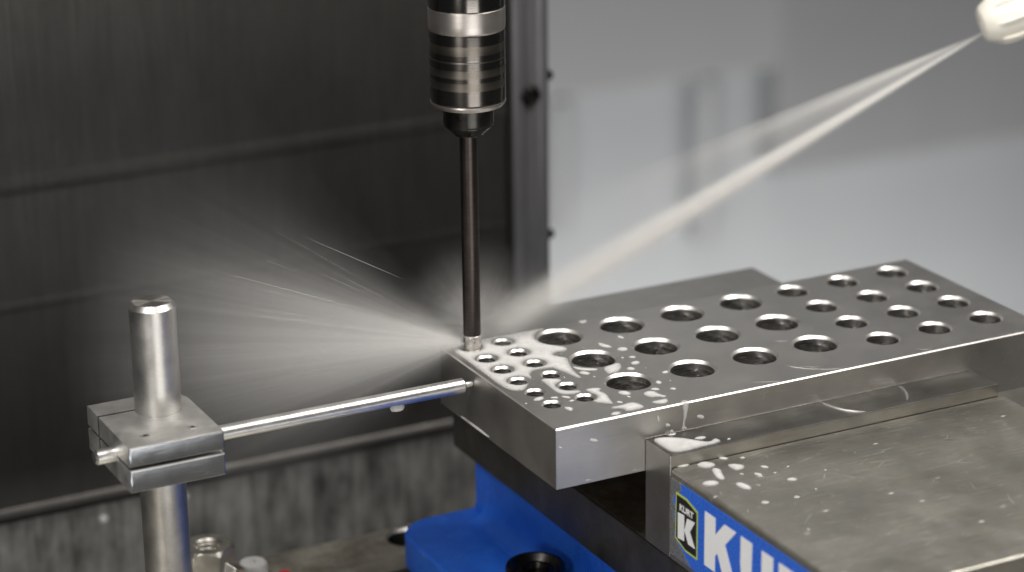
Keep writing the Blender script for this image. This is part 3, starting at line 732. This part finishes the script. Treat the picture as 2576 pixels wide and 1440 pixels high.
# thin threads of liquid flung off the tool, each tapering to nothing
bm = bmesh.new()
rng = random.Random(3)
for k in range(22):
    el = R(rng.gauss(12, 11)); az = R(rng.gauss(180, 12))
    d = Vector((math.cos(el) * math.cos(az), math.cos(el) * math.sin(az), math.sin(el)))
    a = rng.uniform(0.3, 3.2); L = rng.uniform(0.5, 1.5); rr0 = rng.uniform(0.0010, 0.0020)
    if k == 1: d = (px(560, 665, 'y', 0.2) - MA).normalized(); a = 1.8; L = 2.3; rr0 = 0.0035
    if k == 0: pa, pb = px(1015, 703, 'y', 0.2), px(770, 598, 'y', 0.2); rr0 = 0.004
    pts = [pa.lerp(pb, i / 6) for i in range(7)] if k == 0 else [MA + d * (a + L * i / 6) + Vector((0, 0, -0.008 * (a + L * i / 6) ** 2)) for i in range(7)]
    b2 = tube(pts, [0.0004, rr0 * 0.6, rr0, rr0, rr0 * 0.8, rr0 * 0.5, 0.0004], 5)
    me = bpy.data.meshes.new('t'); b2.to_mesh(me); b2.free(); bm.from_mesh(me); bpy.data.meshes.remove(me)
gm = G('thin_liquid_thread')
mixs = gm.n('ShaderNodeMixShader', {0: 0.2}); gm.put(mixs.inputs[1], gm.n('ShaderNodeBsdfTransparent')); gm.put(mixs.inputs[2], gm.n('ShaderNodeBsdfDiffuse', {'Color': (0.75, 0.74, 0.72)}))
gm.t.links.new(mixs.outputs[0], gm.out.inputs['Surface'])
tag(link('liquid_threads', bm, gm.m, None, MA), 'fine streaks of coolant flung left from the tool tip', 'coolant streaks', kind='stuff')

# ------------------------------------------------------------------ milky coolant lying on the steel, each pool with a rounded rim
def poly_sdf(P, X, Y):
    P = np.asarray(P, float); d = np.full(X.shape, 1e9); ins = np.zeros(X.shape, bool); n = len(P)
    for i in range(n):
        a, b = P[i], P[(i + 1) % n]; e = b - a
        t = np.clip(((X - a[0]) * e[0] + (Y - a[1]) * e[1]) / max(1e-12, e @ e), 0, 1)
        d = np.minimum(d, np.hypot(X - a[0] - t * e[0], Y - a[1] - t * e[1]))
        if a[1] != b[1]:
            c = ((a[1] > Y) != (b[1] > Y)) & (X < (b[0] - a[0]) * (Y - a[1]) / (b[1] - a[1]) + a[0]); ins ^= c
    return np.where(ins, d, -d)
def chaikin(P, k=2):
    for _ in range(k):
        Q = []
        for i in range(len(P)):
            a, b = np.array(P[i]), np.array(P[(i + 1) % len(P)]); Q += [a * 0.75 + b * 0.25, a * 0.25 + b * 0.75]
        P = Q
    return P
def pool(name, outline, frame, H=0.018, rim=0.07, cut=(), label='', cat='puddle', group=None, sm=2):
    """outline in plane coordinates; frame(p, q, h) -> world; cut = discs kept dry"""
    P = chaikin([tuple(p) for p in outline], sm); A = np.array(P)
    x0, y0 = A.min(0) - 0.01; x1, y1 = A.max(0) + 0.01
    c = max(0.007, max(x1 - x0, y1 - y0) / 90)
    xs = np.arange(x0 - c, x1 + 2 * c, c); ys = np.arange(y0 - c, y1 + 2 * c, c); X, Y = np.meshgrid(xs, ys, indexing='ij')
    F = poly_sdf(P, X, Y)
    for hx, hy, hr_ in cut: F = np.minimum(F, np.hypot(X - hx, Y - hy) - hr_)
    bm = bmesh.new(); cache = {}; film = []
    mx = max(F.max(), 1e-3); w = min(rim, mx)
    def ht(s): t = min(1.0, max(0.0, s / w)); return H * min(1, (w / rim) ** 0.6) * math.sqrt(max(0.0, 1 - (1 - t) ** 2)) + 0.0008
    def vert(key, p, q, s):
        if key not in cache:
            cache[key] = bm.verts.new(frame(p, q, ht(s))); film.append(min(1.0, s / min(0.09, max(0.018, mx * 0.8))) if s > 0 else 0.0)
        return cache[key]
    nx, ny = F.shape
    for i in range(nx - 1):
        for j in range(ny - 1):
            cs = ((i, j), (i + 1, j), (i + 1, j + 1), (i, j + 1)); sv = [F[k] for k in cs]
            if max(sv) <= 0: continue
            poly = []
            for k in range(4):
                a, b = cs[k], cs[(k + 1) % 4]; sa, sb = sv[k], sv[(k + 1) % 4]
                if sa > 0: poly.append(vert(a, xs[a[0]], ys[a[1]], sa))
                if (sa > 0) != (sb > 0):
                    t = sa / (sa - sb); key = (min(a, b), max(a, b))
                    poly.append(vert(key, xs[a[0]] + t * (xs[b[0]] - xs[a[0]]), ys[a[1]] + t * (ys[b[1]] - ys[a[1]]), 0))
            if len(poly) >= 3 and len(set(poly)) == len(poly): bm.faces.new(poly)
    if not bm.faces: bm.free(); return None
    o = link(name, bm, M['coolant'], None, smooth=None); o.data.shade_smooth()
    o.data.attributes.new('film', 'FLOAT', 'POINT').data.foreach_set('value', film)
    return tag(o, label, cat, group)
def z5(x, y): return ((1700 + x / 2.576) / 1.58385, (1250 + y / 2.576) / 1.58385)
def z6(x, y): return ((2200 + x / 1.8464) / 1.58385, (1500 + y / 1.8464) / 1.58385)
def ell(c, a, b, rot=0, n=14): return [(c[0] + a * math.cos(t) * math.cos(rot) - b * math.sin(t) * math.sin(rot), c[1] + a * math.cos(t) * math.sin(rot) + b * math.sin(t) * math.cos(rot)) for t in (2 * math.pi * i / n for i in range(n))]
TOP = lambda p, q, h: Vector((p, q, h))
LEDGE = lambda p, q, h: Vector((p, q, -0.395 + h))
JTOP = lambda p, q, h: Vector((p, q, -0.578 + h))
FRONT = lambda p, q, h: Vector((p, PY0 - h, q))
def on(pts, zz, ax, val):
    out = []
    for p in pts:
        w = px(*zz(*p), ax, val); out.append((w.x, w.y) if ax == 'z' else (w.x, w.z))
    return out
cuts = [(x, y, RAD[k][0] + 0.012) for x, y, k in holes]
lim = (PX0 + 0.02, PY1 - 0.02)
def topclip(P): return [(max(lim[0], p), min(lim[1], q)) for p, q in P]
big = [
 ('large milky coolant puddle round the tool and the small holes', [(165, 330), (420, 265), (700, 205), (850, 175), (1220, 130), (1195, 180), (1120, 250), (1180, 310), (1320, 330), (1450, 350), (1440, 390), (1330, 400), (1290, 430), (1400, 450), (1460, 460), (1470, 530), (1530, 610), (1600, 662), (1550, 668), (1430, 615), (1390, 600), (1290, 560), (1200, 570), (1080, 590), (1060, 640), (1085, 650), (1060, 700), (1040, 745), (1000, 795), (900, 800), (820, 780), (740, 735), (560, 600), (400, 480), (200, 345)]),
 ('curved coolant puddle between the fourth and fifth small holes', [(1150, 680), (1260, 668), (1400, 678), (1355, 730), (1345, 775), (1440, 800), (1580, 788), (1590, 812), (1500, 835), (1390, 840), (1300, 800), (1230, 735)]),
 ('tapering coolant puddle beside the last small hole of the inner row', [(1610, 790), (1690, 765), (1810, 768), (1770, 800), (1850, 825), (1880, 875), (1930, 938), (1840, 930), (1700, 915), (1700, 860), (1680, 815)]),
 ('star-shaped coolant puddle at the plate front edge', [(1885, 965), (1990, 945), (2090, 912), (2160, 918), (2262, 966), (2130, 1000), (2050, 1012), (2010, 980), (1900, 982)]),
 ('coolant puddle with a ragged tail right of the nearest large hole', [(2205, 830), (2260, 795), (2350, 800), (2400, 835), (2475, 845), (2440, 872), (2380, 858), (2290, 872)]),
 ('coolant puddle touching the front edge above the drip', [(2285, 915), (2380, 890), (2480, 872), (2480, 922), (2390, 937)]),
 ('rounded coolant puddle right of the middle large hole', [(1800, 560), (1900, 520), (1990, 508), (2008, 560), (1950, 620), (1850, 632)]),
 ('thin coolant puddle along the near rim of the middle large hole', [(1470, 540), (1600, 562), (1775, 568), (1740, 592), (1560, 592)]),
 ('small angular coolant puddle in front of the last small hole', [(1395, 958), (1512, 964), (1492, 1012), (1430, 990)]),
 ('faint coolant streak between two large holes', [(1738, 290), (1900, 335), (1905, 358), (1780, 350)]),
 ('oval coolant puddle in front of the nearest large hole', ell((2030, 820), 70, 24, 0.1)),
 ('flat oval coolant puddle at the plate front edge left of the star', ell((1940, 1030), 55, 18, -0.15)),
]
for lb, P in big:
    pool('coolant_puddle', topclip(on(P, z5, 'z', 0)), TOP, 0.022, 0.11, cuts, lb)
used = {}
ORD = ('first', 'second', 'third', 'fourth', 'fifth', 'sixth')
def hole_name(x, y, k):
    if k == 'large': return '%s large hole of the %s row' % (ORD[round(x)], ('back', 'middle', 'front')[round(-y / 0.989)])
    if k == 'medium': return '%s medium hole of row %s' % (ORD[round((x - 3.938) / 0.89)], ORD[round((0.055 - y) / 0.771)])
    return '%s small hole of the %s file' % (ORD[round((0.198 - y) / 0.482)], 'outer' if x < -1 else 'inner')
def top_label(u, v, a):
    w = px(*z5(u, v), 'z', 0); best = min(holes, key=lambda h: math.hypot(h[0] - w.x, h[1] - w.y) - RAD[h[2]][0])
    sx = (Vector((best[0], best[1], 0)) - CP); sw = w - CP
    du = sw.dot(Vector(CR[0])) / sw.dot(Vector(CR[2])) - sx.dot(Vector(CR[0])) / sx.dot(Vector(CR[2]))
    dv = sw.dot(Vector(CR[1])) / sw.dot(Vector(CR[2])) - sx.dot(Vector(CR[1])) / sx.dot(Vector(CR[2]))
    d = ('right of' if du > 0 else 'left of') if abs(du) > 2.2 * abs(dv) else ('in front of' if dv > 0 else 'behind')
    size = 'tiny' if a < 16 else 'small' if a < 42 else 'oval'
    lb = '%s coolant drop %s the %s' % (size, d, hole_name(*best))
    used[lb] = used.get(lb, 0) + 1
    return lb if used[lb] == 1 else lb.replace('coolant drop', 'second coolant drop')
for x, y, a, b in [(1620, 615, 60, 18), (2010, 370, 60, 22), (2140, 510, 50, 20), (2095, 570, 45, 18), (2110, 450, 40, 12), (2010, 456, 20, 6), (1720, 650, 15, 6), (2380, 710, 35, 18), (2450, 605, 40, 15), (2345, 780, 50, 14),
                   (2530, 775, 35, 12), (2075, 856, 25, 8), (1980, 912, 35, 10), (1600, 85, 50, 22), (1990, 245, 40, 12), (1150, 880, 60, 20), (1310, 866, 45, 10), (1430, 860, 50, 12), (1490, 898, 30, 10), (2500, 690, 12, 5), (1880, 470, 14, 5), (2250, 560, 9, 4), (1020, 925, 14, 7), (985, 945, 12, 6), (2400, 300, 10, 5)]:
    w = random.uniform(-0.25, 0.25)
    pool('coolant_drop', topclip(on(ell((x, y), a, b, w), z5, 'z', 0)), TOP, 0.016, 0.05, cuts, top_label(x, y, a), 'drop', 'coolant drops on the plate top', 1)
for lb, P in [('spread coolant puddle on the front jaw ledge by the plate', [(728, 470), (800, 450), (960, 455), (1100, 480), (1160, 486), (1195, 455), (1255, 478), (1200, 502), (1120, 518), (1050, 540), (930, 566), (870, 562), (800, 520)])]:
    pool('coolant_puddle', on(P, z6, 'z', -0.395), LEDGE, 0.022, 0.07, (), lb)
for x, y, a, b, lb in [(1090, 455, 45, 12, 'flat coolant drop on the jaw ledge above the spread puddle'), (1300, 462, 14, 7, 'tiny coolant drop on the jaw ledge right of the spread puddle'), (880, 428, 34, 9, 'coolant drop on the jaw ledge left of the drip foot')]:
    P = [(p, min(q, PY0 - 0.02)) for p, q in on(ell((x, y), a, b, -0.1), z6, 'z', -0.395)]
    pool('coolant_drop', P, LEDGE, 0.012, 0.05, (), lb, 'drop', 'coolant drops on the jaw ledge', 1)
pool('coolant_drip', on([(940, 176), (1005, 172), (1004, 215), (990, 290), (974, 340), (976, 365), (1000, 382), (975, 395), (945, 396), (958, 352), (964, 290), (955, 222)], z6, 'y', PY0), FRONT, 0.022, 0.04, (), 'long coolant drip running down the plate front face', 'drip')
for x, y, a, b, lb in [(305, 472, 32, 16, 'oval coolant drop midway down the plate front left of the jaw'), (60, 525, 14, 10, 'small coolant drop on the plate front beside its left corner'),
      (280, 775, 38, 18, 'leftmost coolant drop hanging on the lower edge of the plate front'), (418, 745, 32, 14, 'middle coolant drop hanging on the lower edge of the plate front'),
      (635, 700, 50, 17, 'long coolant drop on the lower plate edge touching the jaw plate'), (1090, 298, 30, 17, 'oval coolant drop on the plate front right of the drip'),
      (780, 312, 9, 26, 'thin upright coolant run on the plate front left of the drip'), (850, 360, 20, 14, 'round coolant drop on the plate front between thin run and drip'),
      (880, 405, 15, 13, 'coolant drop low on the plate front left of the drip foot'), (1080, 388, 25, 9, 'flat coolant drop low on the plate front right of the drip foot'),
      (900, 428, 12, 6, 'tiny coolant drop on the plate front just above the ledge puddle'), (150, 455, 5, 4, 'coolant speck on the plate front between corner and oval drop'),
      (360, 757, 8, 5, 'coolant speck on the lower plate edge between two hanging drops'), (1020, 425, 8, 5, 'coolant speck on the plate front below the drip foot')]:
    P = [(p, max(q, -TH + 0.03)) for p, q in on(ell((x, y), a, b, 0.12 if a > b else -0.2), z6, 'y', PY0)]
    pool('coolant_drop', P, FRONT, 0.018, 0.05, (), lb, 'drop', 'coolant drops on the plate front', 1)
for lb, P in [('bent coolant streak on the moving jaw top', [(1165, 675), (1240, 680), (1255, 720), (1280, 762), (1232, 768), (1190, 732)]),
              ('broad coolant pool on the moving jaw by the jaw plate', [(1055, 650), (1110, 625), (1200, 640), (1205, 665), (1140, 684), (1075, 672)]),
              ('tapering coolant pool on the moving jaw right of the bent streak', [(1280, 652), (1340, 643), (1418, 655), (1410, 685), (1355, 700), (1310, 678)]),
              ('oval coolant pool on the moving jaw nearest its left edge', ell((1165, 790), 66, 22, -0.05)),
              ('tilted oval coolant pool on the moving jaw top', ell((1408, 810), 64, 22, 0.3))]:
    pool('coolant_puddle', on(P, z6, 'z', -0.578), JTOP, 0.016, 0.06, (), lb)
for x, y, a, b, lb in [(960, 658, 50, 12, 'flat coolant drop in the moving jaw corner by the jaw plate end'), (1260, 605, 35, 11, 'coolant drop on the moving jaw tight against the jaw plate'),
      (1765, 760, 40, 13, 'rightmost large coolant drop on the moving jaw top'), (1568, 930, 33, 11, 'bright oval coolant drop above the letter U on the moving jaw'), (1800, 890, 25, 8, 'faint coolant drop right of the bright oval drop on the jaw'),
      (1562, 668, 32, 10, 'coolant drop on the moving jaw right of the tapering pool'), (1515, 722, 34, 10, 'faint coolant drop on the moving jaw above the sliver streaks'), (1400, 600, 22, 6, 'small coolant drop near the jaw plate above the tapering pool'),
      (1395, 720, 18, 5, 'tiny coolant drop between the tapering and tilted pools'), (1735, 665, 12, 5, 'tiny coolant drop far right beyond the tapering pool'), (1515, 800, 20, 3, 'thin coolant sliver right of the tilted oval pool'),
      (1530, 738, 26, 4, 'thin coolant sliver below the faint drop on the moving jaw'), (1940, 830, 12, 5, 'tiny coolant drop right of the rightmost large drop'), (1440, 990, 9, 4, 'coolant speck near the moving jaw edge above the letter K'),
      (1885, 1128, 12, 7, 'lowest coolant speck on the moving jaw top'), (2010, 690, 12, 5, 'coolant speck farthest right on the moving jaw top'), (1640, 710, 14, 5, 'tiny coolant drop midway between tapering pool and rightmost large drop')]:
    w = px(*z6(x, y), 'z', -0.578)
    pool('coolant_drop', on(ell((x, y), a, b, random.uniform(-0.3, 0.2)), z6, 'z', -0.578), JTOP, 0.012, 0.045, (), lb, 'drop', 'coolant drops on the moving jaw', 1)

LEFT = lambda p, q, h: Vector((PX0 - h, p, q))
pool('coolant_run', [(-0.12, -0.825), (-0.29, -0.785), (-0.62, -0.784), (-0.88, -0.786), (-1.12, -0.80), (-1.0, -0.836), (-0.75, -0.838), (-0.45, -0.838)], LEFT, 0.02, 0.04, (), 'pale coolant run along the lower left edge of the plate', 'drip')
hd = lathe([(0, 0.10), (0.035, 0.07), (0.055, 0.0), (0.045, -0.04), (0, -0.06)], (-2.80, RY, RZ - RR - 0.03), seg=20)
for v in hd.verts: v.co.x = -2.80 + (v.co.x + 2.80) * 2.0
hdo = link('coolant_drop', hd, M['coolant']); hdo.data.attributes.new('film', 'FLOAT', 'POINT').data.foreach_set('value', [0.8] * len(hdo.data.vertices))
tag(hdo, 'pale coolant drop hanging under the rod of the work stop', 'drop')

# foam bubbles riding on the big puddle
bm = bmesh.new(); rb = random.Random(11); cnt = 0
while cnt < 90:
    x = rb.uniform(PX0 + 0.05, 0.1); y = rb.uniform(-1.7, PY1 - 0.05)
    if any(math.hypot(x - hx, y - hy) < hr_ + 0.02 for hx, hy, hr_ in cuts) or (x > -0.6 and y < -0.9) or math.hypot(x + 1.275, y - TY) < 0.16: continue
    r = rb.choice((0.006, 0.008, 0.010, 0.013)); cnt += 1
    bmesh.ops.create_icosphere(bm, subdivisions=1, radius=r, matrix=Matrix.Translation((x, y, 0.02)))
bo = link('foam_bubbles', bm, M['coolant'], smooth=180); bo.data.attributes.new('film', 'FLOAT', 'POINT').data.foreach_set('value', [0.3] * len(bo.data.vertices))
tag(bo, 'scattered foam bubbles on the milky puddle round the tool', 'foam', kind='stuff')
